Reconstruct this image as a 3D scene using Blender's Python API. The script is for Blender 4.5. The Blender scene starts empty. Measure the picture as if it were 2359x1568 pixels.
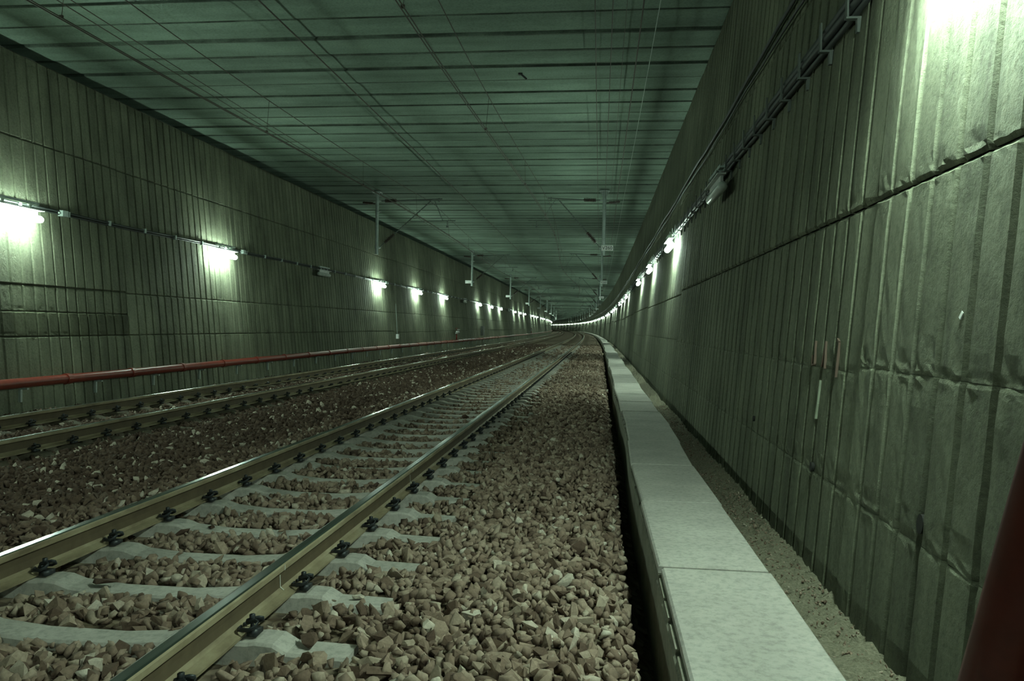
import bpy, bmesh, math, random
import numpy as np
from mathutils import Vector, Matrix

random.seed(7)
rng = np.random.default_rng(7)
S = bpy.context.scene
COL = S.collection
PI = math.pi

# ------------------------------------------------------------------ camera
S_START = -40.0
CAM_H = 1.263                       # camera above the top of the near rails (z = 0)
YAW, PIT, ROL = -0.11223, -0.01766, 0.0165
def cam_axes():
    F = Vector((math.sin(YAW) * math.cos(PIT), math.cos(YAW) * math.cos(PIT), math.sin(PIT)))
    R0 = Vector((math.cos(YAW), -math.sin(YAW), 0))
    U0 = R0.cross(F)
    R = R0 * math.cos(ROL) + U0 * math.sin(ROL)
    U = -R0 * math.sin(ROL) + U0 * math.cos(ROL)
    return R, U, F
CR, CU, CF = cam_axes()
cd = bpy.data.cameras.new('camera')
cd.sensor_width = 36.0
cd.lens = 1792.0 / 2359.0 * 36.0
cd.clip_start = 0.05
cd.clip_end = 2000
cam = bpy.data.objects.new('camera', cd)
COL.objects.link(cam)
m = Matrix((CR, CU, -CF)).transposed().to_4x4()
m.translation = Vector((0, 0, CAM_H))
cam.matrix_world = m
S.camera = cam

# ------------------------------------------------------------------ world, exposure
w = bpy.data.worlds.new('world')
S.world = w
w.use_nodes = True
w.node_tree.nodes['Background'].inputs[0].default_value = (0, 0, 0, 1)
w.node_tree.nodes['Background'].inputs[1].default_value = 0.0
S.view_settings.view_transform = 'Standard'
S.view_settings.look = 'None'
S.view_settings.gamma = 1.0
S.view_settings.use_curve_mapping = False
S.view_settings.exposure = 0.0
LAMP_STRENGTH = 172.0
NEAR_LAMP = 1.3                      # the lamp just above the near right wall burns brighter than the rest
LAMP_COLOR = (0.74, 1.0, 0.80)
cy = S.cycles
cy.use_denoising = True
cy.max_bounces = 4
cy.diffuse_bounces = 2
cy.glossy_bounces = 2
cy.transmission_bounces = 2
cy.caustics_reflective = False
cy.caustics_refractive = False
cy.use_adaptive_sampling = True
cy.adaptive_threshold = 0.035
cy.use_light_tree = True
cy.sample_clamp_indirect = 4.0

# ------------------------------------------------------------------ tunnel alignment
CURVE0, CURV, TRANS = 17.4, 0.000271, 60.0
def center(s):
    d = max(s - CURVE0, 0.0)
    if d < TRANS:
        th = CURV * d * d / (2 * TRANS); x = -CURV * d ** 3 / (6 * TRANS)
    else:
        e = d - TRANS
        th = CURV * TRANS / 2 + CURV * e
        x = -CURV * TRANS * TRANS / 6 - CURV * TRANS / 2 * e - CURV * e * e / 2
    return x, th
def M(s, x, z):
    cx, th = center(s)
    return (cx + x * math.cos(th), s + x * math.sin(th), z)
def xr(z): return 1.4027 + 0.077 * z          # right wall face (leans outwards)
def xl(z): return -(9.8137 + 0.10 * z)        # left wall face
Z_CEIL = 6.19
S_END = 600.0
NEAR_C, FAR_C, HALF = -2.416, -6.90, 0.7525     # track centres, half gauge to rail centre

# ------------------------------------------------------------------ materials
def new_mat(name):
    mt = bpy.data.materials.new(name); mt.use_nodes = True
    nt = mt.node_tree
    return mt, nt, nt.nodes['Principled BSDF']
def N(nt, t, **kw):
    n = nt.nodes.new(t)
    for k, v in kw.items():
        if hasattr(n, k): setattr(n, k, v)
        else: n.inputs[k].default_value = v
    return n
def ramp(nt, stops):
    r = nt.nodes.new('ShaderNodeValToRGB')
    e = r.color_ramp.elements
    while len(e) < len(stops): e.new(0.5)
    for i, (p, c) in enumerate(stops):
        e[i].position = p; e[i].color = (c[0], c[1], c[2], 1)
    return r
def coords(nt, scale=(1, 1, 1)):
    g = nt.nodes.new('ShaderNodeNewGeometry')
    mp = nt.nodes.new('ShaderNodeMapping')
    mp.inputs['Scale'].default_value = scale
    nt.links.new(g.outputs['Position'], mp.inputs['Vector'])
    return mp.outputs[0]
def noise(nt, vec, scale, detail=4, rough=.6):
    n = nt.nodes.new('ShaderNodeTexNoise')
    n.inputs['Scale'].default_value = scale; n.inputs['Detail'].default_value = detail
    n.inputs['Roughness'].default_value = rough
    nt.links.new(vec, n.inputs['Vector'])
    return n.outputs[0]
def mix(nt, a, b, fac, mode='MIX'):
    x = nt.nodes.new('ShaderNodeMix'); x.data_type = 'RGBA'; x.blend_type = mode
    for sock, v in ((x.inputs['Factor'], fac), (x.inputs[6], a), (x.inputs[7], b)):
        if isinstance(v, (int, float)): sock.default_value = v
        elif isinstance(v, tuple): sock.default_value = (*v[:3], 1)
        else: nt.links.new(v, sock)
    return x.outputs[2]
def bump(nt, bsdf, h, strength, dist):
    b = nt.nodes.new('ShaderNodeBump')
    b.inputs['Strength'].default_value = strength; b.inputs['Distance'].default_value = dist
    nt.links.new(h, b.inputs['Height']); nt.links.new(b.outputs[0], bsdf.inputs['Normal'])
def simple(name, col, rough=.6, metal=0.0, spec=.5):
    mt, nt, b = new_mat(name)
    b.inputs['Base Color'].default_value = (*col, 1)
    b.inputs['Roughness'].default_value = rough; b.inputs['Metallic'].default_value = metal
    b.inputs['Specular IOR Level'].default_value = spec
    v = coords(nt)
    n1 = noise(nt, v, 9, 3)
    r = ramp(nt, [(.3, tuple(c * .8 for c in col)), (.7, tuple(min(1, c * 1.12) for c in col))])
    nt.links.new(n1, r.inputs[0]); nt.links.new(r.outputs[0], b.inputs['Base Color'])
    return mt

def concrete(name, dark, light, streak=(1, 1, 1), per_piece=.12, stain=.55, blot=.35, bmp=.25, rough=.85):
    mt, nt, b = new_mat(name)
    v = coords(nt)
    big = noise(nt, v, blot, 5, .65)
    r = ramp(nt, [(.32, dark), (.68, light)])
    nt.links.new(big, r.inputs[0])
    vs = coords(nt, streak)
    st = noise(nt, vs, 1.0, 4, .6)
    r2 = ramp(nt, [(.36, (stain,) * 3), (.62, (1, 1, 1))])
    nt.links.new(st, r2.inputs[0])
    c = mix(nt, r.outputs[0], r2.outputs[0], 1.0, 'MULTIPLY')
    fine = noise(nt, v, 28, 5, .7)
    r3 = ramp(nt, [(.33, (.72, .72, .72)), (.55, (1, 1, 1))])
    nt.links.new(fine, r3.inputs[0])
    c = mix(nt, c, r3.outputs[0], 1.0, 'MULTIPLY')
    oi = nt.nodes.new('ShaderNodeObjectInfo')
    r4 = ramp(nt, [(0, (1 - per_piece,) * 3), (1, (1, 1, 1))])
    nt.links.new(oi.outputs['Random'], r4.inputs[0])
    c = mix(nt, c, r4.outputs[0], 1.0, 'MULTIPLY')
    nt.links.new(c, b.inputs['Base Color'])
    b.inputs['Roughness'].default_value = rough
    b.inputs['Specular IOR Level'].default_value = .3
    mu = noise(nt, v, 14, 8, .7)
    bump(nt, b, mu, bmp, .03)
    return mt
MAT = {}
MAT['wall'] = concrete('wall_concrete', (.150, .163, .112), (.262, .279, .20), (3.2, 3.2, .35), .08, .6, .5, .8)
MAT['wall_damp'] = concrete('damp_wall_concrete', (.095, .102, .067), (.165, .175, .117), (3.2, 3.2, .35), .05, .6, .9, .5)
MAT['ceiling'] = concrete('ceiling_concrete', (.215, .305, .247), (.305, .42, .347), (.35, 1.8, 1), .16, .72, .55, .2)
MAT['grime'] = concrete('joint_grime', (.085, .115, .09), (.21, .28, .23), (1.1, 9, 1), .1, .5, 1.6, .2)
MAT['slab'] = concrete('slab_concrete', (.47, .45, .41), (.58, .56, .51), (2, 2, 2), .06, .86, 1.1, .12)
MAT['sleeper'] = concrete('sleeper_concrete', (.52, .495, .445), (.63, .60, .545), (3, 3, 3), .08, .85, 1.3, .12)
MAT['dirty'] = concrete('dirty_sleeper_concrete', (.12, .10, .07), (.20, .175, .13), (3, 3, 3), .1, .7, 1.3, .15)
MAT['trough'] = concrete('trough_concrete', (.24, .23, .18), (.32, .31, .25), (2, 2, 1), .05, .7, .8, .2)

def stone_mat(name, single):
    mt, nt, b = new_mat(name)
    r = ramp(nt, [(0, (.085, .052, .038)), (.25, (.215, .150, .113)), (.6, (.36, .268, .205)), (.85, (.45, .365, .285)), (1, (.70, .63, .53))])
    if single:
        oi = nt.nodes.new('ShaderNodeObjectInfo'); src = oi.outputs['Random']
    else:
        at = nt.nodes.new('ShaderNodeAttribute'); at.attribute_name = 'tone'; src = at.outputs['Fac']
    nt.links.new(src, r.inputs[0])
    v = coords(nt)
    n1 = noise(nt, v, 55, 3)
    r2 = ramp(nt, [(.3, (.72, .72, .72)), (.7, (1.08, 1.08, 1.08))])
    nt.links.new(n1, r2.inputs[0])
    nt.links.new(mix(nt, r.outputs[0], r2.outputs[0], 1.0, 'MULTIPLY'), b.inputs['Base Color'])
    b.inputs['Roughness'].default_value = .88; b.inputs['Specular IOR Level'].default_value = .25
    bump(nt, b, noise(nt, v, 120, 3), .25, .006)
    return mt
MAT['stones'] = stone_mat('ballast_stone_mass', False)
MAT['stone'] = stone_mat('ballast_stone', True)

mt, nt, b = new_mat('ballast_ground')
v = coords(nt)
vo = nt.nodes.new('ShaderNodeTexVoronoi'); vo.inputs['Scale'].default_value = 14
nt.links.new(v, vo.inputs['Vector'])
r = ramp(nt, [(0, (.085, .06, .042)), (.5, (.15, .115, .08)), (1, (.25, .20, .15))])
sep = nt.nodes.new('ShaderNodeSeparateColor'); nt.links.new(vo.outputs['Color'], sep.inputs[0])
nt.links.new(sep.outputs[0], r.inputs[0]); nt.links.new(r.outputs[0], b.inputs['Base Color'])
b.inputs['Roughness'].default_value = .95; b.inputs['Specular IOR Level'].default_value = .15
bump(nt, b, vo.outputs['Distance'], .9, .06)
MAT['ground'] = mt

mt, nt, b = new_mat('fine_gravel')
v = coords(nt)
n1 = noise(nt, v, 60, 4, .7)
r = ramp(nt, [(.3, (.13, .12, .085)), (.7, (.31, .29, .215))])
nt.links.new(n1, r.inputs[0]); nt.links.new(r.outputs[0], b.inputs['Base Color'])
b.inputs['Roughness'].default_value = .95; b.inputs['Specular IOR Level'].default_value = .15
bump(nt, b, n1, .8, .02)
MAT['gravel'] = mt

mt, nt, b = new_mat('rail_dusty_steel')
v = coords(nt, (1, .35, 1))
n1 = noise(nt, v, 6, 5, .65)
r = ramp(nt, [(.3, (.15, .115, .07)), (.5, (.30, .245, .155)), (.72, (.44, .385, .26))])
nt.links.new(n1, r.inputs[0]); nt.links.new(r.outputs[0], b.inputs['Base Color'])
b.inputs['Roughness'].default_value = .7
bump(nt, b, noise(nt, coords(nt), 80, 3), .15, .004)
MAT['rail'] = mt
MAT['web'] = simple('rusty_rail_web', (.115, .085, .05), .75)
mt, nt, b = new_mat('polished_rail_top')
v = coords(nt, (30, .6, 30))
n1 = noise(nt, v, 1, 4, .6)
r = ramp(nt, [(.3, (.42, .45, .44)), (.7, (.60, .62, .60))])
nt.links.new(n1, r.inputs[0]); nt.links.new(r.outputs[0], b.inputs['Base Color'])
b.inputs['Metallic'].default_value = 1; b.inputs['Roughness'].default_value = .22
MAT['railtop'] = mt
MAT['clip'] = simple('black_spring_steel', (.035, .04, .045), .42, .3)
MAT['galv'] = simple('galvanised_steel', (.42, .49, .47), .5, .3)
MAT['insul'] = simple('brown_insulator', (.045, .028, .02), .35)
MAT['wire'] = simple('dark_copper_wire', (.05, .038, .028), .6, .0)
MAT['arm'] = simple('weathered_arm_tube', (.15, .18, .165), .55, .2)
MAT['tray'] = simple('dull_tray_steel', (.10, .115, .105), .6, .2)
MAT['cable'] = simple('black_cable_sheath', (.03, .035, .035), .5)
MAT['housing'] = simple('pale_lamp_housing', (.55, .57, .55), .45)
MAT['unlit'] = simple('unlit_lamp_cover', (.50, .55, .52), .3)
MAT['plate'] = simple('white_enamel', (.75, .78, .76), .4)
MAT['ink'] = simple('black_lettering', (.03, .03, .035), .6)
MAT['red'] = simple('red_pipe_paint', (.185, .028, .017), .4)
MAT['darkred'] = simple('dark_red', (.085, .013, .009), .55, 0, .25)
MAT['dark'] = simple('painted_hole_shade', (.012, .012, .01), .8)  # shade of the drain holes put into the colour
MAT['paint'] = simple('white_paint_mark', (.62, .62, .56), .7)
MAT['box'] = simple('dark_cabinet_paint', (.05, .055, .05), .5)
mt, nt, b = new_mat('lit_lamp_cover')
b.inputs['Base Color'].default_value = (.8, .8, .8, 1)
b.inputs['Emission Color'].default_value = (*LAMP_COLOR, 1)
b.inputs['Emission Strength'].default_value = LAMP_STRENGTH
MAT['lit'] = mt
mt, nt, b = new_mat('bright_lamp_cover')
b.inputs['Base Color'].default_value = (.8, .8, .8, 1)
b.inputs['Emission Color'].default_value = (*LAMP_COLOR, 1)
b.inputs['Emission Strength'].default_value = LAMP_STRENGTH * NEAR_LAMP
MAT['lit_bright'] = mt

# ------------------------------------------------------------------ mesh helpers
class MB:
    def __init__(self): self.v = []; self.f = []; self.mi = []
    def add(self, verts, faces, mi=0):
        o = len(self.v); self.v += [tuple(q) for q in verts]
        self.f += [tuple(i + o for i in fc) for fc in faces]; self.mi += [mi] * len(faces)
    def box(self, c, h, rot=None, mi=0):
        vs = [Vector((sx * h[0], sy * h[1], sz * h[2])) for sx in (-1, 1) for sy in (-1, 1) for sz in (-1, 1)]
        if rot is not None: vs = [rot @ q for q in vs]
        c = Vector(c)
        self.add([q + c for q in vs], [(0, 1, 3, 2), (4, 6, 7, 5), (0, 4, 5, 1), (2, 3, 7, 6), (0, 2, 6, 4), (1, 5, 7, 3)], mi)
    def tube(self, pts, r, n=8, caps=True, mi=0):
        pts = [Vector(q) for q in pts]
        rs = r if isinstance(r, (list, tuple)) else [r] * len(pts)
        rings = []
        up = Vector((0, 0, 1))
        for i, q in enumerate(pts):
            t = (pts[min(i + 1, len(pts) - 1)] - pts[max(i - 1, 0)])
            if t.length < 1e-9: t = Vector((0, 1, 0))
            t.normalize()
            ref = up if abs(t.z) < .95 else Vector((1, 0, 0))
            a = t.cross(ref).normalized(); bb = a.cross(t).normalized()
            rings.append([q + (a * math.cos(2 * PI * k / n) + bb * math.sin(2 * PI * k / n)) * rs[i] for k in range(n)])
        vs = [q for rg in rings for q in rg]
        fs = []
        for i in range(len(pts) - 1):
            for k in range(n):
                k2 = (k + 1) % n
                fs.append((i * n + k, i * n + k2, (i + 1) * n + k2, (i + 1) * n + k))
        if caps:
            fs.append(tuple(range(n - 1, -1, -1))); fs.append(tuple((len(pts) - 1) * n + k for k in range(n)))
        self.add(vs, fs, mi)
    def mesh(self, name, mats, smooth=False):
        me = bpy.data.meshes.new(name)
        me.from_pydata(self.v, [], self.f)
        for mm in (mats if isinstance(mats, (list, tuple)) else [mats]): me.materials.append(mm)
        if any(self.mi): me.polygons.foreach_set('material_index', self.mi)
        if smooth: me.polygons.foreach_set('use_smooth', [True] * len(me.polygons))
        me.update()
        return me
def link(name, me, parent=None):
    o = bpy.data.objects.new(name, me); COL.objects.link(o)
    if parent is not None: o.parent = parent
    return o
def build(name, mb, mats, parent=None, smooth=False): return link(name, mb.mesh(name, mats, smooth), parent)
def tag(o, label=None, cat=None, group=None, kind=None):
    if label: o['label'] = label
    if cat: o['category'] = cat
    if group: o['group'] = group
    if kind: o['kind'] = kind
    return o
def thing(name, label, cat, loc=(0, 0, 0), rz=0.0, group=None):
    o = bpy.data.objects.new(name, None); COL.objects.link(o)
    o.location = loc; o.rotation_euler = (0, 0, rz); o.empty_display_size = .2
    return tag(o, label, cat, group)
def frange(a, b, st):
    out = []; x = a
    while x < b - 1e-6: out.append(x); x += st
    out.append(b); return out
def s_steps(a, b):
    out = []; x = a
    while x < b - 1e-6:
        out.append(x); x += .8 if x < 30 else (1.6 if x < 90 else 3.0)
    out.append(b); return out
def along(f, a, b): return [M(s, *f(s)) for s in s_steps(a, b)]
ORD = ['nearest', 'second', 'third', 'fourth', 'fifth', 'sixth', 'seventh', 'eighth', 'ninth', 'tenth', 'eleventh', 'twelfth']

# ================================================================== SETTING
PITCH = {'R': (.26, -.035), 'L': (.277, .05)}
def wall_panel(side, s0, s1, z0, z1, off, rough, e0=.02, e1=.02):
    """one cast panel: board ribs with trapezoid grooves between them, chamfered joints round the edge"""
    ss = []                                              # (s, depth)
    G, W1, W2, D = .125, .030, .014, .026
    ss.append((s0, .018)); ss.append((s0 + .018, 0))
    pt, ph = PITCH[side]
    k = math.ceil((s0 + .07 - ph) / pt)
    while k * pt + ph < s1 - .07:
        c = k * pt + ph
        ss += [(c - W1, 0), (c - W2, D), (c + W2, D), (c + W1, 0)]
        if rough: ss += [(c + .07, 0), (c + .125, 0), (c + .18, 0)]
        k += 1
    ss = [q for q in ss if q[0] < s1 - .03]
    ss.append((s1 - .018, 0)); ss.append((s1, .018))
    zs = [z0, z0 + .02] + ([z0 + .05, z0 + .12] if rough else []) + \
         [z0 + (z1 - z0) * t for t in ((.2, .35, .5, .65, .8) if rough else (.5,))] + ([z1 - .05] if rough else []) + [z1 - .02, z1]
    vs = []
    for (s, d) in ss:
        for j, z in enumerate(zs):
            dd = d + off
            zz = z
            if j == 0: dd += e0
            if j == len(zs) - 1: dd += e1
            if rough:
                dd += rng.normal(0, .0014)
                if j in (1, 2): dd += abs(rng.normal(0, .003)); zz += rng.normal(0, .003)
                if j == len(zs) - 2: zz += rng.normal(0, .003)
            x = (xr(zz) + dd) if side == 'R' else (xl(zz) - dd)
            vs.append(M(s, x, zz))
    nz = len(zs); fs = []
    for i in range(len(ss) - 1):
        for j in range(nz - 1):
            a = i * nz + j
            q = (a, a + 1, a + nz + 1, a + nz)
            fs.append(q if side == 'R' else q[::-1])
    mb = MB(); mb.add(vs, fs); return mb

wallR = MB(); wallL = MB()
for mb, side in ((wallR, 'R'), (wallL, 'L')):             # the concrete body behind the cast face
    st = s_steps(S_START, S_END); vs = []; fs = []
    for s in st:
        for z in (-.9, (Z_CEIL + .3) if side == 'R' else 5.97):
            x = xr(z) + .06 if side == 'R' else xl(z) - .06
            vs.append(M(s, x, z))
            vs.append(M(s, x + (.5 if side == 'R' else -.5), z))
    for i in range(len(st) - 1):
        a = i * 4; n = a + 4
        fs += [(a, a + 2, n + 2, n), (a + 1, n + 1, n + 3, a + 3), (a, n, n + 1, a + 1), (a + 2, a + 3, n + 3, n + 2)]
    mb.add(vs, fs)
wallR = tag(build('wall_right', wallR, MAT['wall']), kind='structure')
wallL = tag(build('wall_left', wallL, MAT['wall']), kind='structure')
RZ = [-.8, .33, 1.07, 1.95, 4.05, Z_CEIL + .05]
LZ = [-.8, .95, 1.82, 4.48, 5.99]
def sections(first, step):
    e = [S_START] + [first + step * k for k in range(-6, 80)]
    e = sorted(q for q in set(e) if S_START <= q < S_END) + [S_END]
    return e
for side, wobj, levels, first in (('R', wallR, RZ, 4.63), ('L', wallL, LZ, 15.5)):
    e = sections(first, 10.7)
    for i in range(len(e) - 1):
        dz = [0] + [rng.uniform(-.07, .07) for _ in levels[1:-1]] + [0]
        if side == 'R' and e[i] < 4: dz = [0, 0, 0, .06, 0, 0]
        far = e[i] > 110
        lv = [a + d for a, d in zip(levels, dz)]
        if far: lv = [lv[0], lv[2], lv[-1]]
        if side == 'L' and e[i] < 10 < e[i + 1]: lv = [-.8, .95, 1.39, 1.86, 4.45, 5.99]
        ed = [.02] * len(lv)
        if side == 'R' and len(lv) == 6: ed[1] = ed[2] = .004
        for j in range(len(lv) - 1):
            off = rng.uniform(-.006, .008)
            if side == 'R' and e[i] < 4 and e[i + 1] > 2: off = -.014
            if side == 'R' and j < 3: off = -.014 if e[i] < 4 else .002 * (i % 3)
            rough = (e[i] < 12 and side == 'R' and e[i + 1] > 2) or (side == 'L' and 10 < e[i + 1] < 27 and j < 3)
            build('panel', wall_panel(side, e[i] + .004, e[i + 1] - .004, lv[j] + min(.004, ed[j] * .25), lv[j + 1] - min(.004, ed[j + 1] * .25), off, rough, ed[j], ed[j + 1]), MAT['wall_damp'] if (side == 'L' and len(lv) == 6 and j == 1) else MAT['wall'], wobj)

# ceiling: precast planks laid across the tunnel
ceil = MB()
st = s_steps(S_START, S_END); vs = []; fs = []
for s in st:
    for x in (-11.9, 2.6):
        vs.append(M(s, x, Z_CEIL + .12)); vs.append(M(s, x, Z_CEIL + .6))
for i in range(len(st) - 1):
    a = i * 4; n = a + 4
    fs += [(a, n, n + 2, a + 2), (a + 1, a + 3, n + 3, n + 1), (a, a + 1, n + 1, n), (a + 2, n + 2, n + 3, a + 3)]
ceil.add(vs, fs)
ceil = tag(build('ceiling', ceil, MAT['ceiling']), kind='structure')
def plank(mb, s0, s1, z):
    g1, g2 = abs(rng.normal(.02, .03)), abs(rng.normal(.02, .03))
    a, c_ = rng.uniform(.008, .016), rng.uniform(.018, .05)
    prof = [(s0 + a, Z_CEIL + .14), (s0 + a, z + .045), (s0 + c_, z), (s0 + c_ + .01 + g1, z), (s1 - c_ - .01 - g2, z), (s1 - c_, z), (s1 - a, z + .045), (s1 - a, Z_CEIL + .14)]
    n = len(prof); o = []
    for x in (-11.72, -4.2, 2.35):
        o += [M(s, x, zz) for s, zz in prof]
    f = []
    for h in (0, 1):
        for k in range(n - 1):
            a = h * n + k
            f.append((a, a + n, a + n + 1, a + 1))
    f.append(tuple(range(n))); f.append(tuple(reversed(range(2 * n, 3 * n))))
    mb.add(o, f)
    mi = mb.mi; b0 = len(mi) - len(f)
    for h in (0, 1):
        for k in range(n - 1):
            if k in (1, 2, n - 4, n - 3): mi[b0 + h * (n - 1) + k] = 1
PL = .82
k0 = -63
far_planks = MB()
for k in range(k0, int((S_END - 12.24) / PL)):
    s0 = 12.24 + k * PL
    z = Z_CEIL + rng.uniform(-.012, .012)
    if -6 < s0 < 120:
        mb = MB(); plank(mb, s0, s0 + PL, z)
        build('plank', mb, [MAT['ceiling'], MAT['grime']], ceil)
    else: plank(far_planks, s0, s0 + PL, z)
tag(build('planks', far_planks, [MAT['ceiling'], MAT['grime']], ceil), kind='stuff')
# bearing recess at the head of the left wall
mb = MB(); st = s_steps(S_START, S_END); vs = []; fs = []
for s in st:
    vs += [M(s, -10.405, 5.985), M(s, -11.75, 5.985), M(s, -11.75, Z_CEIL + .14)]
for i in range(len(st) - 1):
    a = i * 3; n = a + 3
    fs += [(a, n, n + 1, a + 1), (a + 1, n + 1, n + 2, a + 2)]
mb.add(vs, fs)
tag(build('trim_1', mb, MAT['trough']), kind='structure')

# ground under the ballast
PROF = [(-10.0, -.42), (-9.4, -.36), (-8.6, -.30), (-7.9, -.235), (-7.0, -.235), (-6.1, -.24), (-5.5, -.24), (-5.0, -.235), (-4.4, -.22), (-3.9, -.235),
        (-3.5, -.245), (-3.2, -.25), (-2.4, -.24), (-1.6, -.25), (-1.15, -.228), (-.9, -.222), (-.6, -.205), (-.3, -.185), (-.05, -.20), (.08, -.235), (.17, -.36), (.25, -.58), (.40, -.66)]
PXs = np.array([q[0] for q in PROF]); PZs = np.array([q[1] for q in PROF])
def ground_z(x, s):
    bumpy = .018 * np.sin(1.3 * s + 2.1 * x) * np.sin(.7 * s - 1.7 * x + 1.0)
    shoulder = np.exp(-((x + .4) / .55) ** 2) * .03 * np.sin(s * .9) 
    return np.interp(x, PXs, PZs) + bumpy * .7 + shoulder
mb = MB(); st = s_steps(S_START, S_END); vs = []; fs = []
gx = [-10.0, -9.4, -8.6, -7.9, -7.0, -6.1, -5.5, -5.0, -4.4, -3.9, -3.5, -3.2, -2.4, -1.6, -1.15, -.9, -.5, -.1, .08, .17, .25, .40, .95, 1.6]
for s in st:
    for x in gx:
        z = -.66 if x > .4 else float(ground_z(x, s)) - .02
        vs.append(M(s, x, z))
n = len(gx)
for i in range(len(st) - 1):
    for j in range(n - 1):
        a = i * n + j
        fs.append((a, a + 1, a + n + 1, a + n))
mb.add(vs, fs)
floor = tag(build('floor', mb, MAT['ground']), kind='structure')

# strip of fine gravel between walkway and right wall
mb = MB(); vs = []; fs = []
st = frange(-2, 16, .05) + frange(16.4, 60, .4) + s_steps(61, S_END)
xs = [.93 + .55 * k / 12 for k in range(13)]
for s in st:
    amp = .012 if s < 60 else 0
    for k, x in enumerate(xs):
        z = -.315 + .05 * (k / 12) ** 2 + amp * rng.normal() + .02 * math.sin(s * 1.7 + k * .3) * math.sin(s * .6)
        vs.append(M(s, x, z))
n = len(xs)
for i in range(len(st) - 1):
    for j in range(n - 1):
        a = i * n + j; fs.append((a, a + 1, a + n + 1, a + n))
mb.add(vs, fs)
tag(build('fine_gravel', mb, MAT['gravel'], floor), kind='stuff')

# ================================================================== TRACKS
RAILP = [(-.075, -.172), (.075, -.172), (.075, -.161), (.030, -.146), (.011, -.132), (.0085, -.09), (.011, -.056), (.022, -.046), (.036, -.038),
         (.036, -.012), (.030, -.004), (.021, -.0005), (-.021, -.0005), (-.030, -.004), (-.036, -.012), (-.036, -.038), (-.022, -.046), (-.011, -.056), (-.0085, -.09), (-.011, -.132), (-.030, -.146), (-.075, -.161)]
def rail_mb(xc):
    mb = MB(); st = s_steps(-12, 400); n = len(RAILP); vs = []; fs = []; mi = []
    for s in st: vs += [M(s, xc + px, pz) for px, pz in RAILP]
    for i in range(len(st) - 1):
        for k in range(n):
            k2 = (k + 1) % n; a = i * n
            fs.append((a + k, a + n + k, a + n + k2, a + k2)); mi.append(1 if k in (10, 11, 12) else (2 if k in (4, 5, 6, 16, 17, 18) else 0))
    fs.append(tuple(range(n))); mi.append(0)
    mb.add(vs, fs); mb.mi = mi; return mb
SLP = [(-1.33, -.218, .085), (-1.05, -.212, .088), (-.985, -.176, .088), (-.90, -.172, .088), (-.86, -.179, .088), (-.64, -.179, .088), (-.60, -.172, .088), (-.53, -.176, .088),
       (-.45, -.202, .088), (-.20, -.222, .085)]
SLP = SLP + [(-a, z, h) for a, z, h in reversed(SLP)]
def sleeper_mesh():
    mb = MB(); vs = []; fs = []
    for x, z, h in SLP:
        vs += [(x, -h - .035, z - .19), (x, -h, z - .012), (x, -h + .012, z), (x, h - .012, z), (x, h, z - .012), (x, h + .035, z - .19)]
    for i in range(len(SLP) - 1):
        for k in range(6):
            a = i * 6 + k; k2 = i * 6 + (k + 1) % 6
            fs.append((a, k2, k2 + 6, a + 6))
    fs.append(tuple(range(5, -1, -1))); fs.append(tuple((len(SLP) - 1) * 6 + k for k in range(6)))
    mb.add(vs, fs); return mb.mesh('sleeper', MAT['sleeper'])
def clip_mesh(low=False):
    mb = MB()
    half = [(-.035, .016, .030), (-.045, .045, .024), (-.010, .066, .030), (.045, .072, .032), (.088, .060, .044), (.096, .038, .056), (.070, .026, .060), (.030, .024, .054), (.004, .018, .050), (-.004, 0, .050)]
    pts = half + [(x, -y, z) for x, y, z in reversed(half[:-1])]
    mb.tube(pts, .0085, 4 if low else 6)
    if not low:
        mb.tube([(.035, 0, .0), (.035, 0, .072)], .013, 6)
        mb.tube([(.035, 0, .050), (.035, 0, .056)], .026, 8)
        mb.tube([(.035, 0, .056), (.035, 0, .078)], .020, 6)
        mb.box((.055, 0, .010), (.035, .05, .010))
    return mb.mesh('rail_clip', MAT['clip'], True)
ME_SLP = sleeper_mesh(); ME_SLPD = sleeper_mesh(); ME_SLPD.materials[0] = MAT['dirty']; ME_CLIP = clip_mesh(); ME_CLIPL = clip_mesh(True)
SP = .622
SL0 = 3.40
def make_track(name, label, xc, s_first, s_last, clip_to, me_s):
    t = thing(name, label, 'railway track')
    for sg in (-1, 1):
        build('rail', rail_mb(xc + sg * HALF), [MAT['rail'], MAT['railtop'], MAT['web']], t)
    s = s_first
    cnt = 0
    while s < s_last and cnt < 292:
        cx, th = center(s)
        o = link('sleeper', me_s, t); o.location = M(s, xc, 0); o.rotation_euler = (0, 0, th + rng.normal(0, .004)); cnt += 1
        if s < clip_to:
            for sg in (-1, 1):
                for sd in (-1, 1):
                    c = link('rail_clip', ME_CLIP if s < 16 else ME_CLIPL, o)
                    c.location = (sg * HALF + sd * .078, 0, -.166); c.scale = (.66, .74, 1.15)
                    c.rotation_euler = (0, 0, 0 if sd > 0 else PI)
        s += SP
    return t
near = make_track('railway_track', 'near railway track on concrete sleepers, running beside the pale walkway', NEAR_C, SL0 - 3 * SP, 64, 44, ME_SLP)
far = make_track('railway_track', 'far railway track beside the left wall and its red pipe', FAR_C, SL0 + 4 * SP, 64, 50, ME_SLPD)
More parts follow.
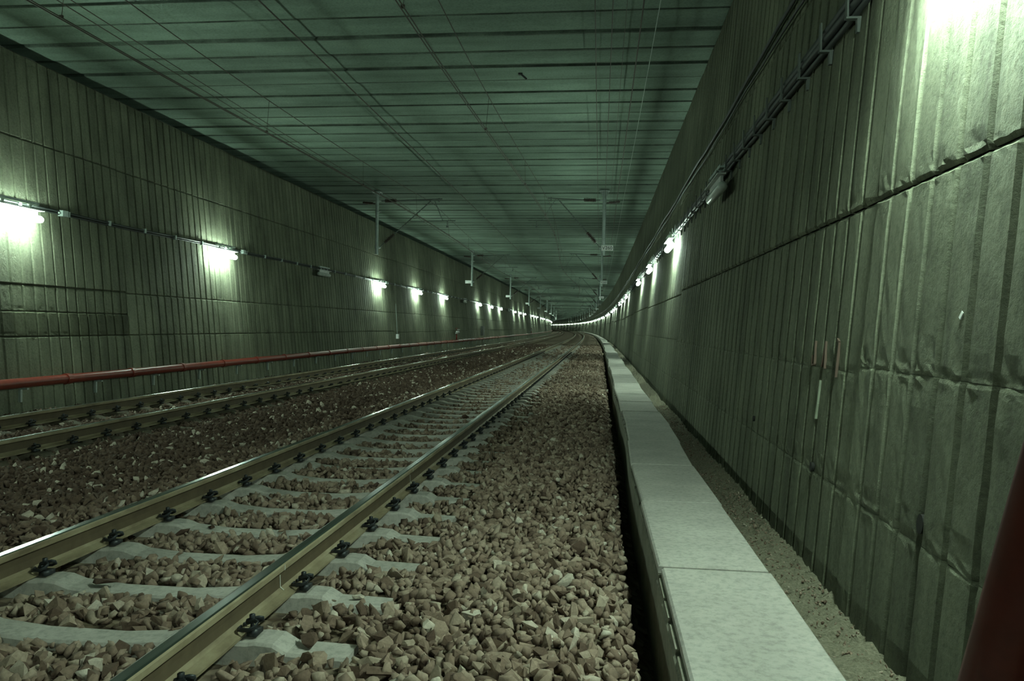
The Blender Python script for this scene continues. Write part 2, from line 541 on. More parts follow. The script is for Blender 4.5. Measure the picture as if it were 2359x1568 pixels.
# white chalk strokes across the near rail
for s, dz in ((3.92, 0), (6.75, 0)):
    mb = MB(); xo = NEAR_C + HALF
    pts = [(.0385, -.012), (.0385, -.036), None, (.0125, -.075), (.0135, -.125), (.034, -.144)]
    for a, c in (((.0372, -.010), (.0372, -.040)), ((.0105, -.066), (.0125, -.13)), ((.0125, -.13), (.032, -.1445))):
        vs = []
        for (px, pz), y in ((a, -.004), (c, -.004), (c, .004), (a, .004)): vs.append(M(s + y, xo + px + .0015, pz + .001))
        vs += [(q[0] - .0012, q[1], q[2]) for q in vs]
        mb.add(vs, [(0, 1, 2, 3), (7, 6, 5, 4), (0, 4, 5, 1), (1, 5, 6, 2), (2, 6, 7, 3), (3, 7, 4, 0)])
    build('paint_mark', mb, MAT['paint'], near)['label'] = 'white chalk stroke across the rail'

# ================================================================== WALKWAY
SLABX0, SLABX1, SLABZ = .355, .945, -.037
walk = thing('walkway', 'pale concrete slab walkway over a cable trough, beside the right wall', 'walkway')
def wob(s): return .016 * math.sin(s * .62 + .6) + .010 * math.sin(s * 1.31 + 1.0)
k = -2
while True:
    s0 = 4.33 + (k) * 1.62
    if s0 > 300: break
    s1 = s0 + 1.61
    if s1 > -3:
        j = rng.normal(0, .011); dz = rng.normal(0, .004)
        mb = MB(); vs = []
        c = .012
        for s, e in ((s0 + .006, 0), (s0 + .006 + c, c), (s1 - c, c), (s1, 0)):
            x0 = SLABX0 + wob(s) + j; x1 = SLABX1 + wob(s) + j
            inner = e > 0
            zt = SLABZ + dz - (0 if inner else c)
            vs += [M(s, x0, SLABZ + dz - .05), M(s, x0, SLABZ + dz - c), M(s, x0 + c, zt), M(s, x1 - c, zt), M(s, x1, SLABZ + dz - c), M(s, x1, SLABZ + dz - .05)]
        fs = []
        for i in range(3):
            for q in range(6):
                a = i * 6 + q; b2 = i * 6 + (q + 1) % 6
                fs.append((a, a + 6, b2 + 6, b2))
        fs += [(0, 1, 2, 3, 4, 5), (23, 22, 21, 20, 19, 18)]
        mb.add(vs, fs)
        build('slab', mb, MAT['slab'], walk)
    k += 1
for x0, x1, zt, nm in ((.333, .405, -.110, 'trough_wall'), (.885, .95, -.088, 'trough_wall')):
    mb = MB(); st = [q for q in s_steps(-4, 300)]; vs = []; fs = []
    for s in st:
        o = wob(s)
        vs += [M(s, x0 + o, -.66), M(s, x0 + o, zt - .01), M(s, x0 + .01 + o, zt), M(s, x1 + o, zt), M(s, x1 + o, -.66)]
    for i in range(len(st) - 1):
        for q in range(4):
            a = i * 5 + q; fs.append((a, a + 5, a + 6, a + 1))
    mb.add(vs, fs); build(nm, mb, MAT['trough'], walk)

mb = MB(); q = -3.5
while q < 40:
    ln = rng.uniform(.18, .55); o = wob(q + ln / 2)
    mb.box(M(q + ln / 2, .372 + o, -.099), (.030, ln / 2, .0125)); q += ln + rng.uniform(.03, .11)
tag(build('mortar_pads', mb, MAT['trough'], walk), kind='stuff')
# ================================================================== BALLAST STONES
def stone_variant(i):
    r = np.random.default_rng(100 + i)
    pts = r.normal(size=(10, 3)); pts /= np.linalg.norm(pts, axis=1)[:, None]
    pts *= r.uniform(.8, 1.2, size=(10, 1))
    pts *= np.array([1.12, r.uniform(.68, .95), r.uniform(.5, .8)])
    bm = bmesh.new()
    vs = [bm.verts.new(q) for q in pts]
    bmesh.ops.convex_hull(bm, input=vs)
    bmesh.ops.delete(bm, geom=[q for q in bm.verts if not q.link_faces], context='VERTS')
    bm.verts.index_update()
    V = np.array([q.co[:] for q in bm.verts], dtype=np.float64)
    T = np.array([[q.index for q in f.verts] for f in bm.faces], dtype=np.int32)
    bm.free()
    return V, T
VAR = [stone_variant(i) for i in range(14)]
def rotm(n, tilt=1.0):
    q = rng.normal(size=(n, 4)); q /= np.linalg.norm(q, axis=1)[:, None]
    w_, x, y, z = q.T
    return np.stack([np.stack([1 - 2 * (y * y + z * z), 2 * (x * y - z * w_), 2 * (x * z + y * w_)], -1),
                     np.stack([2 * (x * y + z * w_), 1 - 2 * (x * x + z * z), 2 * (y * z - x * w_)], -1),
                     np.stack([2 * (x * z - y * w_), 2 * (y * z + x * w_), 1 - 2 * (x * x + y * y)], -1)], 1)
def scatter(s0, s1, dens, size, xmax=.2):
    n = int((s1 - s0) * (10.2) * dens)
    s = rng.uniform(s0, s1, n); x = rng.uniform(-10.0, xmax, n)
    keep = x > -.87 * s - .9
    for c in (NEAR_C, FAR_C):
        for sg in (-1, 1): keep &= np.abs(x - c - sg * HALF) > .078
    # keep the sleeper tops of the near track clear
    ph = np.abs(((s - SL0) / SP) - np.round((s - SL0) / SP)) * SP
    inside = np.abs(x - NEAR_C) < 1.36
    clear = np.where(np.abs(np.abs(x - NEAR_C) - .75) < .26, .108, .092) + size * .15
    keep &= ~(inside & (ph < clear))
    inside = np.abs(x - FAR_C) < 1.2
    keep &= ~(inside & (ph < .05) & (np.abs(np.abs(x - FAR_C) - .75) < .2))
    s = s[keep]; x = x[keep]; n = len(s)
    sz = size * np.exp(rng.normal(0, .24, n)) * .5
    # smaller stones right beside sleepers and rails
    z = ground_z(x, s) + rng.uniform(-.012, .034, n)
    rail_d = np.minimum.reduce([np.abs(x - c - sg * HALF) for c in (NEAR_C, FAR_C) for sg in (-1, 1)])
    z = np.where(rail_d < .2, np.minimum(z, -.245 + rng.uniform(-.02, .012, n)), z)
    z = z - np.where(rail_d < .13, .012, 0) - np.where((s > 8) & (np.abs(x - NEAR_C) < .72), .02, 0)
    return s, x, z, sz
parts = [scatter(1.7, 5.5, 640, .072), scatter(5.5, 11, 520, .074), scatter(11, 28, 230, .085), scatter(28, 66, 50, .14)]
# small pebbles and crumbs on the gravel strip by the wall
s_ = np.concatenate([q[0] for q in parts]); x_ = np.concatenate([q[1] for q in parts]); z_ = np.concatenate([q[2] for q in parts]); r_ = np.concatenate([q[3] for q in parts])
gs = rng.uniform(2, 16, 2600); gxx = rng.uniform(.97, 1.36, 2600)
s_ = np.concatenate([s_, gs]); x_ = np.concatenate([x_, gxx]); z_ = np.concatenate([z_, -.305 + .04 * ((gxx - .95) / .45) ** 2]); r_ = np.concatenate([r_, rng.uniform(.004, .013, 2600)])
n = len(s_)
cxs = np.array([center(q) for q in s_]); X = cxs[:, 0] + x_ * np.cos(cxs[:, 1]); Y = s_ + x_ * np.sin(cxs[:, 1])
P3 = np.stack([X, Y, z_], 1)
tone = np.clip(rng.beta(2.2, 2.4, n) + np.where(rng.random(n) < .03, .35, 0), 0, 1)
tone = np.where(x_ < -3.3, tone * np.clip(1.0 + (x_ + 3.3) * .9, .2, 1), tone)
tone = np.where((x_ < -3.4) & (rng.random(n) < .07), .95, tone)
var = rng.integers(0, len(VAR), n)
R = rotm(n)
# the 300 stones that show largest become parts of the bed, the rest is one mass
d = P3 - np.array([0, 0, CAM_H])
depth = d @ np.array(CF); u = 1179.5 + 1792 * (d @ np.array(CR)) / depth; v_ = 784 - 1792 * (d @ np.array(CU)) / depth
vis = (depth > .5) & (u > 12) & (u < 2347) & (v_ > 10) & (v_ < 1556) & (x_ < .3)
top = z_ - ground_z(x_, s_)
score = np.where(vis & (top > .006), r_ / depth, 0)
pick = np.argsort(-score)[:300]
is_pick = np.zeros(n, bool); is_pick[pick] = True
STONE_ME = []
for V, T in VAR:
    me = bpy.data.meshes.new('stone'); me.from_pydata([tuple(q) for q in V], [], [tuple(map(int, t)) for t in T]); me.materials.append(MAT['stone']); STONE_ME.append(me)
for i in pick:
    o = link('stone', STONE_ME[var[i]], floor)
    mm = Matrix([list(map(float, q)) for q in R[i]]).to_4x4()
    o.matrix_local = Matrix.Translation(P3[i].tolist()) @ mm @ Matrix.Scale(float(r_[i]), 4)
Vs = []; Ts = []; tn = []; off = 0
for k, (V, T) in enumerate(VAR):
    ids = np.where((var == k) & ~is_pick)[0]
    if len(ids) == 0: continue
    W = np.einsum('nij,vj->nvi', R[ids], V) * r_[ids][:, None, None] + P3[ids][:, None, :]
    Vs.append(W.reshape(-1, 3)); nv = len(V)
    Ts.append((T[None] + (np.arange(len(ids)) * nv)[:, None, None] + off).reshape(-1, 3)); off += len(ids) * nv
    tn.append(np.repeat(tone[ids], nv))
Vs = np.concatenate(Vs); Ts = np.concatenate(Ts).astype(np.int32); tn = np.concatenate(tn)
me = bpy.data.meshes.new('ballast')
me.vertices.add(len(Vs)); me.vertices.foreach_set('co', Vs.ravel().astype(np.float32))
me.loops.add(len(Ts) * 3); me.loops.foreach_set('vertex_index', Ts.ravel())
me.polygons.add(len(Ts)); me.polygons.foreach_set('loop_start', np.arange(0, len(Ts) * 3, 3, dtype=np.int32))
me.update(calc_edges=True)
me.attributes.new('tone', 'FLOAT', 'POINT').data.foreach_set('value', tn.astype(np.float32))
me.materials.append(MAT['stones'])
tag(link('ballast', me, floor), kind='stuff')
print('stones', n, 'tris', len(Ts))

# loose stones lying on the sleepers
LOOSE = [(.0, -2.70, 3.98 + .02, .062, 'flat brown stone lying across the middle of a near sleeper, left of the rail'),
         (0, -2.20, 5.24, .034, 'small upright stone standing on a sleeper between the near rails'),
         (0, -2.72, 5.25, .036, 'small brown stone on a sleeper near the left rail, behind the flat one'),
         (0, -2.62, 4.64, .028, 'thin dark pebble lying on the sleeper between the near rails'),
         (0, -1.30, 3.42, .060, 'long flat stone lying on the nearest sleeper end right of the rail'),
         (0, -1.26, 4.03, .036, 'pointed stone lying at the back of the second sleeper end'),
         (0, -1.22, 3.99, .028, 'dark round stone in the middle of the second sleeper end'),
         (0, -1.375, 3.97, .016, 'tiny grey pebble on the second sleeper end close to the rail clip')]
for i, (_, x, s, rr, lab) in enumerate(LOOSE):
    o = link('loose_stone', STONE_ME[(i * 3 + 1) % 14])
    xx = abs(x - NEAR_C); zt = float(np.interp(xx, [0, .2, .44, .52, .9, 1.05, 1.33], [-.222, -.222, -.202, -.176, -.172, -.212, -.218]))
    o.location = M(s, x, zt + rr * .50); o.scale = (rr, rr * .85, rr * .8); o.rotation_euler = (0, 0, i * 1.3)
    tag(o, lab, 'stone')

# ================================================================== LAMPS
R_L, LEN = .062, 1.22
def capsule(mb, r, L, a0, a1, n, mi=0, ends=True):
    """open or closed capsule shell along y between angles a0..a1 (0 = +x, PI/2 = up)"""
    prof = [(-L / 2, r * .25), (-L / 2 + r * .25, r * .72), (-L / 2 + r, r), (L / 2 - r, r), (L / 2 - r * .25, r * .72), (L / 2, r * .25)]
    vs = []; m_ = n + 1
    for y, rad in prof:
        for k in range(m_):
            a = a0 + (a1 - a0) * k / n
            vs.append((rad * math.cos(a), y, rad * math.sin(a)))
    fs = []
    for i in range(len(prof) - 1):
        for k in range(n):
            q = i * m_ + k; fs.append((q, q + m_, q + m_ + 1, q + 1))
    fs.append(tuple(range(n + 1))); fs.append(tuple(reversed(range((len(prof) - 1) * m_, len(prof) * m_))))
    mb.add(vs, fs, mi)
mb = MB(); capsule(mb, R_L, LEN, 0, 2 * PI, 10); ME_LIT = mb.mesh('diffuser', MAT['lit'], True)
ME_BRIGHT = mb.mesh('diffuser', MAT['lit_bright'], True)
ME_UNLIT = mb.mesh('diffuser', MAT['unlit'], True)
mb = MB(); mb.box((.018, 0, .150), (.053, LEN * .48, .008)); mb.box((0, 0, .103), (.016, LEN * .40, .042)); ME_HOUS = mb.mesh('housing', MAT['housing'])
mb = MB(); mb.box((0, 0, .198), (.012, .018, .042)); mb.box((.0, 0, .235), (.05, .018, .006)); ME_HANG = mb.mesh('hanger', MAT['galv'])
mb = MB(); mb.box((0, 0, 0), (.03, .5, .012)); mb.box((.028, 0, .014), (.003, .5, .016)); mb.box((-.028, 0, .014), (.003, .5, .016)); ME_RAILB = mb.mesh('mounting_rail', MAT['galv'])
def lamp(side, s, z, x, lit, label, group=None):
    cx, th = center(s)
    t = thing('tunnel_lamp', label, 'lamp', M(s, x, z), th + (PI if side == 'R' else 0), group)
    link('diffuser', (ME_BRIGHT if lit == 2 else ME_LIT) if lit else ME_UNLIT, t); link('housing', ME_HOUS, t)
    for y in (-.32, .32):
        h = link('hanger', ME_HANG, t); h.location = (0, y, 0)
    h = link('mounting_rail', ME_RAILB, t); h.location = (0, 0, .25)
    return t
def side_lamps(side, s0, sp, x, z, unlit_mod, n0, n1):
    wname = 'left' if side == 'L' else 'right'
    vis_i = 0
    for n in range(n0, n1):
        s = s0 + n * sp
        if side == 'R' and n == -1: s = 3.45
        unl = (n % 4) == unlit_mod
        grp = None
        if s < s0 - 1: lab = None
        else: vis_i += 1
        if n < 0:
            if side == 'R' and n == -1: lab = 'lit tunnel lamp above the stained near end of the right wall, just out of view'
            elif side == 'L' and n == -1: lab = 'lit lamp on the left wall beside the camera, out of view'
            else:
                lab = 'tunnel lamp on the %s wall behind the camera' % wname; grp = '%s wall lamps behind the camera' % wname
        elif n < 12:
            k = ORD[n]
            state = 'unlit grey' if unl else 'glowing white'
            lab = '%s tunnel lamp on the %s wall, %s along the row in view' % (state, wname, 'first' if n == 0 else k)
        else:
            state = 'unlit' if unl else 'lit'
            lab = '%s tunnel lamp far along the %s wall, one of a merging bright row' % (state, wname)
            grp = 'far %s lamps on the %s wall' % (state, wname)
        if lab is None: lab = 'tunnel lamp'
        lamp(side, s, z, x, 0 if unl else (2 if (side == 'R' and n == -1) else 1), lab, grp)
side_lamps('L', 12.22, 7.42, xl(3.02) + .235, 3.02, 2, -6, 40)
side_lamps('R', 10.45, 6.88, xr(3.05) - .16, 3.05, 0, -6, 82)

# ================================================================== CABLES ON THE WALLS
c = thing('wall_cable', 'black cable run clipped along the left wall at lamp height', 'cable')
mb = MB()
for dz, r in ((0, .026), (-.045, .016)):
    mb.tube(along(lambda s: (xl(3.27) + .032, 3.27 + dz + .012 * math.sin(s * 1.1)), -6, 260), r, 6)
build('cable', mb, MAT['cable'], c, True)
mb = MB(); mb.box((0, 0, 0), (.045, .022, .05)); ME_CL = mb.mesh('clip', MAT['galv'])
for s in frange(6.3, 60, 1.25):
    o = link('clip', ME_CL, c); o.location = M(s, xl(3.26) + .03, 3.255); o.rotation_euler = (0, 0, center(s)[1])
c = thing('cable_tray', 'thick black cable bundle on bracket arms along the right wall', 'cable')
for dz, dx, r in ((.06, .045, .034), (-.005, .055, .032), (-.055, .04, .022), (.10, .03, .024)):
    mb = MB(); mb.tube(along(lambda s: (xr(3.40) - dx, 3.40 + dz + .008 * math.sin(s * 2.3 + dz * 40)), -4, 330), r, 6)
    build('cable', mb, MAT['cable'], c, True)
mb = MB(); mb.box((-.05, 0, -.085), (.055, .022, .007)); mb.box((-.095, 0, .02), (.006, .022, .10)); mb.box((-.02, 0, -.13), (.014, .02, .05)); ME_BR = mb.mesh('bracket', MAT['tray'])
for s in frange(1.0, 75, .62):
    o = link('bracket', ME_BR, c); o.location = M(s, xr(3.40), 3.40); o.rotation_euler = (0, 0, center(s)[1])
for z, r, lab in ((4.25, .022, 'upper of two thin cables high on the right wall'), (4.12, .014, 'lower of two thin cables high on the right wall')):
    mb = MB(); mb.tube(along(lambda s: (xr(z) - .03, z + .02 * math.sin(s * .9 + z * 9) + .01 * math.sin(s * 2.7)), 0, 240), r, 6)
    t = tag(build('wall_cable', mb, MAT['cable'], None, True), lab, 'cable')
mb = MB(); mb.box((0, 0, 0), (.05, .075, .055)); mb.tube([(0, -.12, 0), (0, .12, 0)], .02, 6); ME_JB = mb.mesh('junction_box', MAT['galv'])
for n, lab in ((0, 'small grey junction box on the cable beside the leftmost glowing lamp'), (1, 'small grey junction box right of the second glowing lamp on the left wall'),
               (3, 'small grey junction box beside the lamp below the left hanging post')):
    s = 12.22 + 7.42 * n + 1.42
    o = link('junction_box', ME_JB); o.location = M(s, xl(3.25) + .06, 3.25); o.rotation_euler = (0, 0, center(s)[1]); tag(o, lab, 'junction box')

# ================================================================== RED PIPE AND RED TUBE
PX, PZ = xl(.18) + .13, .175
t = thing('red_tube', 'long red fire main pipe on brackets low on the left wall', 'pipe')
mb = MB(); mb.tube(along(lambda s: (PX, PZ + .05 * min(1, max(0, (s - 15) / 15))), -4, 260), .085, 12); build('pipe', mb, MAT['red'], t, True)
mb = MB(); mb.tube([(0, -.06, 0), (0, .06, 0)], .101, 12); ME_CPL = mb.mesh('coupling', MAT['red'], False)
mb = MB(); mb.box((-.06, 0, -.19), (.02, .022, .14)); mb.box((0, 0, -.10), (.08, .022, .014)); mb.tube([(0, 0, -.11), (0, 0, .0)], .016, 6); ME_PB = mb.mesh('bracket', MAT['galv'])
for i, s in enumerate(frange(9.3, 75, 1.98)):
    zz = PZ + .05 * min(1, max(0, (s - 15) / 15))
    o = link('coupling', ME_CPL, t); o.location = M(s, PX, zz); o.rotation_euler = (0, 0, center(s)[1])
    o = link('bracket', ME_PB, t); o.location = M(s + .9, PX, zz); o.rotation_euler = (0, 0, center(s)[1])
# hydrants on the main
for s, lab in ((52.5, 'white capped hydrant valve on the red pipe at the left wall'), (119, 'distant white hydrant valve on the red pipe at the left wall')):
    cx, th = center(s)
    h = thing('hydrant', lab, 'hydrant', M(s, PX, PZ + .13), th)
    mb = MB(); mb.tube([(0, 0, 0), (0, 0, .42)], .05, 10); build('riser', mb, MAT['red'], h, True)
    mb = MB(); mb.tube([(0, -.22, .46), (0, .22, .46)], .055, 10); mb.tube([(0, 0, .40), (0, 0, .60)], .06, 10); build('valve_body', mb, MAT['plate'], h, True)
    for y in (-.24, .24):
        mb = MB(); mb.tube([(.02, y, .50), (.10, y, .56), (.13, y, .72)], [.07, .10, .085], 10); build('cap', mb, MAT['plate'], h, True)
    mb = MB(); mb.tube([(.0, .0, .60), (0, 0, .78)], .016, 6); mb.tube([(-.09, 0, .78), (.09, 0, .78)], .018, 6); mb.tube([(0, -.09, .78), (0, .09, .78)], .018, 6); build('handwheel', mb, MAT['red'], h)
# tube added for an unidentified red shape beside the camera, lower right corner of the view
t = thing('red_tube', 'dark red stand-in tube for an unidentified shape, slanting up from the walkway in the lower right corner', 'pipe')
mb = MB(); mb.tube([(.852, 2.04, -.037), (.805, 1.70, .50), (.763, 1.394, 1.034), (.735, 1.20, 1.36), (.76, 1.08, 1.52), (.90, 1.00, 1.60), (1.2, .97, 1.63), (1.525, .96, 1.64)], .055, 14); build('pipe', mb, MAT['darkred'], t, True)
mb = MB(); mb.tube([(.853, 2.045, -.037), (.851, 2.035, -.015)], .085, 14); build('tube_foot', mb, MAT['darkred'], t)

# ================================================================== OVERHEAD LINE SUPPORTS
def insulator(mb, a, b_, n=9, r0=.035, r1=.075):
    a = Vector(a); b_ = Vector(b_); pts = []; rs = []
    for i in range(n):
        t0 = i / n
        for dt, r in ((.0, r0), (.18, r1), (.5, r1 * .96), (.62, r0)):
            pts.append(a + (b_ - a) * (t0 + dt / n)); rs.append(r)
    pts.append(b_); rs.append(r0)
    mb.tube(pts, rs, 10)
def text_mesh(txt, size):
    cu = bpy.data.curves.new('lettering', 'FONT'); cu.body = txt; cu.size = size; cu.extrude = .002; cu.align_x = 'CENTER'; cu.align_y = 'CENTER'
    o = bpy.data.objects.new('lettering', cu); COL.objects.link(o)
    dg = bpy.context.evaluated_depsgraph_get()
    me = bpy.data.meshes.new_from_object(o.evaluated_get(dg))
    bpy.data.objects.remove(o); bpy.data.curves.remove(cu)
    me.materials.clear(); me.materials.append(MAT['ink'])
    return me
TXT = text_mesh('V260', .175)
PARTS = {}
def support_parts(dr, L, Ld):
    """meshes of one drop post; dr = +1 arm towards +x, -1 towards -x; z relative to the ceiling"""
    P = {}
    mb = MB(); mb.box((0, 0, -.012), (.17, .17, .012))
    for sx in (-1, 1):
        for sy in (-1, 1): mb.tube([(sx * .13, sy * .13, -.02), (sx * .13, sy * .13, -.07)], .016, 6)
    mb.box((0, 0, -.10), (.10, .012, .08)); mb.box((0, 0, -.10), (.012, .10, .08)); P['base_plate'] = mb.mesh('base_plate', MAT['galv'])
    mb = MB(); mb.tube([(0, 0, -.02), (0, 0, -2.27)], .062, 12); mb.tube([(0, 0, -2.27), (0, 0, -2.31)], .070, 12); P['post'] = mb.mesh('post', MAT['galv'], False)
    mb = MB(); mb.tube([(0, 0, -.035), (0, 0, .035)], .078, 12); mb.box((dr * .10, 0, 0), (.05, .02, .025))
    P['clamps'] = mb.mesh('clamp', MAT['galv'])
    mb = MB(); mb.tube([(dr * .72, 0, -.325), (dr * L, 0, -.26)], .024, 8); mb.tube([(dr * .1, 0, -.335), (dr * .30, 0, -.333)], .02, 8)
    mb.box((dr * (L - .12), 0, -.30), (.02, .02, .07)); P['top_tube'] = mb.mesh('top_tube', MAT['arm'])
    mb = MB(); insulator(mb, (dr * .30, 0, -.333), (dr * .74, 0, -.322)); P['insulator_top'] = mb.mesh('insulator', MAT['insul'])
    a = Vector((dr * .12, 0, -2.03)); e = Vector((dr * Ld, 0, -.29)); dirv = (e - a).normalized()
    mb = MB(); mb.tube([a + dirv * .70, e], .022, 8); mb.tube([a, a + dirv * .24], .018, 8); P['strut'] = mb.mesh('strut', MAT['arm'])
    mb = MB(); insulator(mb, a + dirv * .24, a + dirv * .72); P['insulator_low'] = mb.mesh('insulator', MAT['insul'])
    f = (1.06 - (-.29 + 2.03)) / (-1.74) if False else None
    zr = -1.07
    tt = (zr - a.z) / (e.z - a.z); rx = a.x + (e.x - a.x) * tt
    mb = MB(); mb.tube([(rx, 0, zr), (rx + dr * .12, 0, zr - .02), (rx + dr * 1.75, 0, zr + .01)], .017, 8)
    mb.tube([(dr * (L - .3), 0, -.28), (rx + dr * 1.28, 0, zr)], .011, 6)
    mb.tube([(rx + dr * 1.45, 0, zr), (rx + dr * 1.45, 0, zr - .22)], .018, 6); mb.box((rx + dr * 1.45, 0, zr - .21), (.035, .03, .035))
    P['registration_arm'] = mb.mesh('registration_arm', MAT['arm'])
    mb = MB(); mb.tube([(-dr * .08, 0, -.43), (-dr * .18, 0, -.43)], .018, 8); insulator(mb, (-dr * .16, 0, -.42), (-dr * .55, 0, -.39), 8, .03, .055); P['feeder_insulator'] = mb.mesh('feeder_insulator', MAT['insul'])
    return P
PL_ = support_parts(1, 2.45, 2.08)
PR_ = support_parts(-1, 2.03, 1.66)
mb = MB(); mb.box((0, 0, 0), (.21, .006, .095)); ME_PLATE = mb.mesh('number_plate', MAT['plate'])
def support(side, s, x, label, group, plate):
    cx, th = center(s)
    t = thing('catenary_support', label, 'overhead line support', M(s, x, Z_CEIL - .014), th, group)
    P = PL_ if side == 'L' else PR_
    for k in ('base_plate', 'post', 'clamps', 'top_tube', 'insulator_top', 'strut', 'insulator_low', 'registration_arm', 'feeder_insulator'):
        nm = {'clamps': 'clamp', 'insulator_top': 'insulator', 'insulator_low': 'insulator'}.get(k, k)
        if k == 'clamps':
            for z in (-.34, -.72, -2.05): link(nm, P[k], t).location = (0, 0, z)
        else: link(nm, P[k], t)
    if plate:
        o = link('number_plate', ME_PLATE, t)
        o.location = ((.13 if side == 'R' else -.22), -.075, -2.05)
        if side == 'R':
            q = link('lettering', TXT, o); q.location = (0, -.0085, 0); q.rotation_euler = (PI / 2, 0, 0)
    return t
SUP = [28.2, 50.0, 72.8, 94.5]
while SUP[-1] < 380: SUP.append(SUP[-1] + 22.4)
for i, s in enumerate(SUP):
    for side, x, nm in (('L', -8.29, 'left'), ('R', .08, 'right')):
        s2 = s + (-.1 if side == 'R' else 0)
        if side == 'R' and i == 1: s2 = 49.0
        if i < 5: lab, g = 'grey steel post hanging from the ceiling with bracket arm, %s on the %s side' % (ORD[i], nm), None
        else: lab, g = 'distant hanging post with bracket arm in the far %s row' % nm, 'far %s overhead line supports' % nm
        if i == 0: lab = 'nearest %s hanging post, %s' % (nm, 'ribbed dark insulators and no number plate' if side == 'L' else 'with a white number plate at its foot')
        support(side, s2, x, lab, g, not (side == 'L' and i == 0))

# overhead wires: contact wire pair, messenger, droppers
def zig(xc, amp, s):
    k = (s - 28.2) / 22.4
    return xc + amp * math.cos(PI * k)
def catenary(name, label, xc, amp, supx):
    t = thing(name, label, 'overhead wire')
    def cz(s): return 4.94
    def mz(s):
        k = ((s - 28.2) / 22.4) % 1.0
        return 5.78 - .30 * 4 * k * (1 - k) * .8
    for dx in (-.02, .02):
        mb = MB(); mb.tube([M(s, zig(xc, amp, s) + dx, cz(s)) for s in s_steps(0, 300)], .0085, 6); build('contact_wire', mb, MAT['wire'], t, True)
    mb = MB(); mb.tube([M(s, zig(xc, amp * .7, s) + .02, mz(s)) for s in s_steps(0, 300)], .008, 6); build('messenger_wire', mb, MAT['wire'], t, True)
    s = 3.3
    while s < 90:
        mb = MB(); mb.tube([M(s, zig(xc, amp * .7, s) + .02, mz(s)), M(s, zig(xc, amp, s), cz(s))], .0035, 5)
        mb.box(M(s, zig(xc, amp, s), cz(s) + .02), (.022, .012, .02)); build('dropper', mb, MAT['wire'], t); s += 5.6
    return t
catenary('overhead_wires', 'contact and messenger wires with droppers above the near track', -2.10, .27, 0)
catenary('overhead_wires', 'contact and messenger wires with droppers above the far left track', -6.40, .24, 0)
for x, z, r, lab in ((-.15, 5.91, .007, 'leftmost of the thin feeder wires under the ceiling near the right wall'),
                     (.10, 5.91, .007, 'second from left of the thin feeder wires near the right wall'),
                     (.30, 5.95, .004, 'faint thin feeder wire in the middle of the right bundle'),
                     (.53, 5.91, .011, 'thickest dark feeder wire of the bundle near the right wall'),
                     (.76, 5.91, .006, 'rightmost pale feeder wire under the ceiling near the right wall'),
                     (-5.16, 6.08, .013, 'dark cable running along the ceiling between the two tracks'),
                     (-7.62, 5.78, .007, 'outer of two thin feeder wires above the far left rail'),
                     (-7.42, 5.78, .007, 'inner of two thin feeder wires above the far left rail')):
    mb = MB()
    def sag(s): 
        k = ((s - 28.2) / 22.4) % 1.0
        return 0 if x == -5.16 else -.10 * 4 * k * (1 - k)
    mb.tube([M(s, x, z + sag(s)) for s in s_steps(0, 260)], r, 6)
    tag(build('feeder_wire', mb, MAT['galv'] if x == .76 else MAT['wire'], None, True), lab, 'overhead wire')

# ================================================================== SMALL THINGS ON THE WALLS
s = 65.0
mb = MB(); mb.box((0, 0, 0), (.10, .42, .40)); o = build('cabinet', mb, MAT['box'])
o.location = M(s, xl(.9) + .155, .88); o.rotation_euler = (0, 0, center(s)[1]); tag(o, 'dark box cabinet on the left wall above the red pipe', 'cabinet')
mb = MB(); mb.box((.105, 0, 0), (.006, .36, .34)); build('door', mb, MAT['box'], o)
mb = MB(); mb.box((.118, .28, 0), (.008, .02, .06)); build('handle', mb, MAT['galv'], o)
s = 37.1; th = center(s)[1]
t = thing('signal_conduit', 'thin vertical conduit with a small white box on the left wall', 'conduit', M(s, xl(1.4) + .04, 0), th)
mb = MB(); mb.tube([(0, 0, 2.3), (.1, 0, .80)], .012, 6); build('conduit', mb, MAT['galv'], t)
mb = MB(); mb.box((.12, 0, .70), (.06, .09, .11)); build('box', mb, MAT['plate'], t)
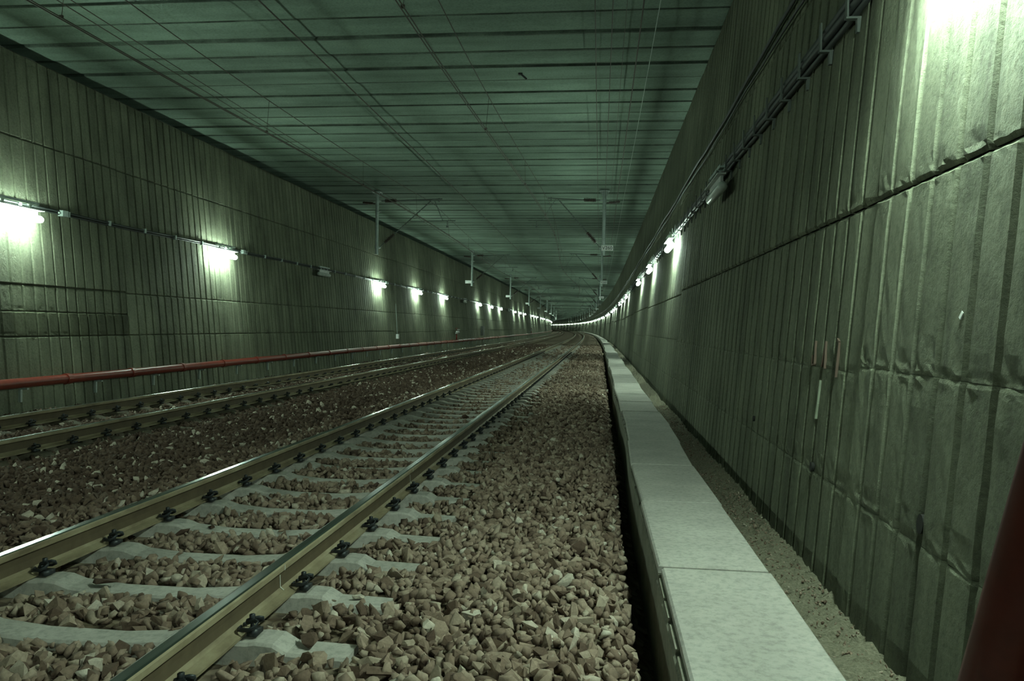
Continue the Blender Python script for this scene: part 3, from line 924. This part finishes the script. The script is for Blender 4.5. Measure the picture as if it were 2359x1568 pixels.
for s, z, rr in ((3.61, .42, .036), (5.38, .36, .026), (7.4, .45, .02)):
    mb = MB(); x = xr(z)
    ring = [(-.012 if k % 2 == 0 else -.012, rr * math.cos(2 * PI * k / 16), rr * 1.25 * math.sin(2 * PI * k / 16)) for k in range(16)]
    vs = [M(s + q[1], xr(z + q[2]) + q[0] - .002, z + q[2]) for q in ring] + [M(s + q[1] * .9, xr(z + q[2]) + .03, z + q[2] * .9) for q in ring]
    mb.add(vs, [tuple(range(16))[::-1]] + [(k, (k + 1) % 16, 16 + (k + 1) % 16, 16 + k) for k in range(16)])
    build('weep_hole_disc', mb, MAT['dark'], wallR)  # black disc on the wall face, painted as the shade inside a hole
mb = MB(); mb.tube([(0, 0, 0), (.12, .02, -.10)], .018, 6); mb.box((0, 0, 0), (.04, .04, .02)); o = build('ceiling_hook', mb, MAT['cable'])
o.location = M(15.1, -1.62, Z_CEIL - .02); tag(o, 'small dark hook sticking out of the ceiling planks', 'hook')

def stroke(pts, wd, mat, nm):
    mb = MB()
    for (s0, z0), (s1, z1) in zip(pts[:-1], pts[1:]):
        dx, dz = s1 - s0, z1 - z0; L = math.hypot(dx, dz); nx, nz = -dz / L * wd, dx / L * wd
        q = [(s0 + nx, z0 + nz), (s1 + nx, z1 + nz), (s1 - nx, z1 - nz), (s0 - nx, z0 - nz)]
        vs = [M(a, xr(z) - .0015 + .008, z) for a, z in q] + [M(a, xr(z) - .0035 - .006, z) for a, z in q]
        mb.add(vs, [(4, 5, 6, 7), (0, 3, 2, 1), (0, 1, 5, 4), (1, 2, 6, 5), (2, 3, 7, 6), (3, 0, 4, 7)])
    o = build(nm, mb, mat, wallR); return o
MAT['scrawl'] = simple('faded_red_scrawl', (.12, .08, .06), .8)
MAT['drip'] = simple('pale_lime_drip', (.25, .28, .21), .8)
for pts in ([(5.60, 1.20), (5.58, 1.04), (5.64, 1.03), (5.645, 1.10)], [(5.355, 1.20), (5.33, 1.02)], [(5.355, 1.20), (5.40, 1.03)], [(5.11, 1.22), (5.07, 1.20), (5.075, .98)]):
    stroke(pts, .006, MAT['scrawl'], 'scrawl_mark')
stroke([(5.40, .94), (5.405, .78), (5.42, .68)], .009, MAT['drip'], 'lime_drip')
mb = MB(); mb.box((0, 0, 0), (.010, .010, .016)); o = build('plaster_chip', mb, MAT['plate'], wallR); o.location = M(3.42, xr(1.34) - .008, 1.34); o.rotation_euler = (.5, .2, 0)
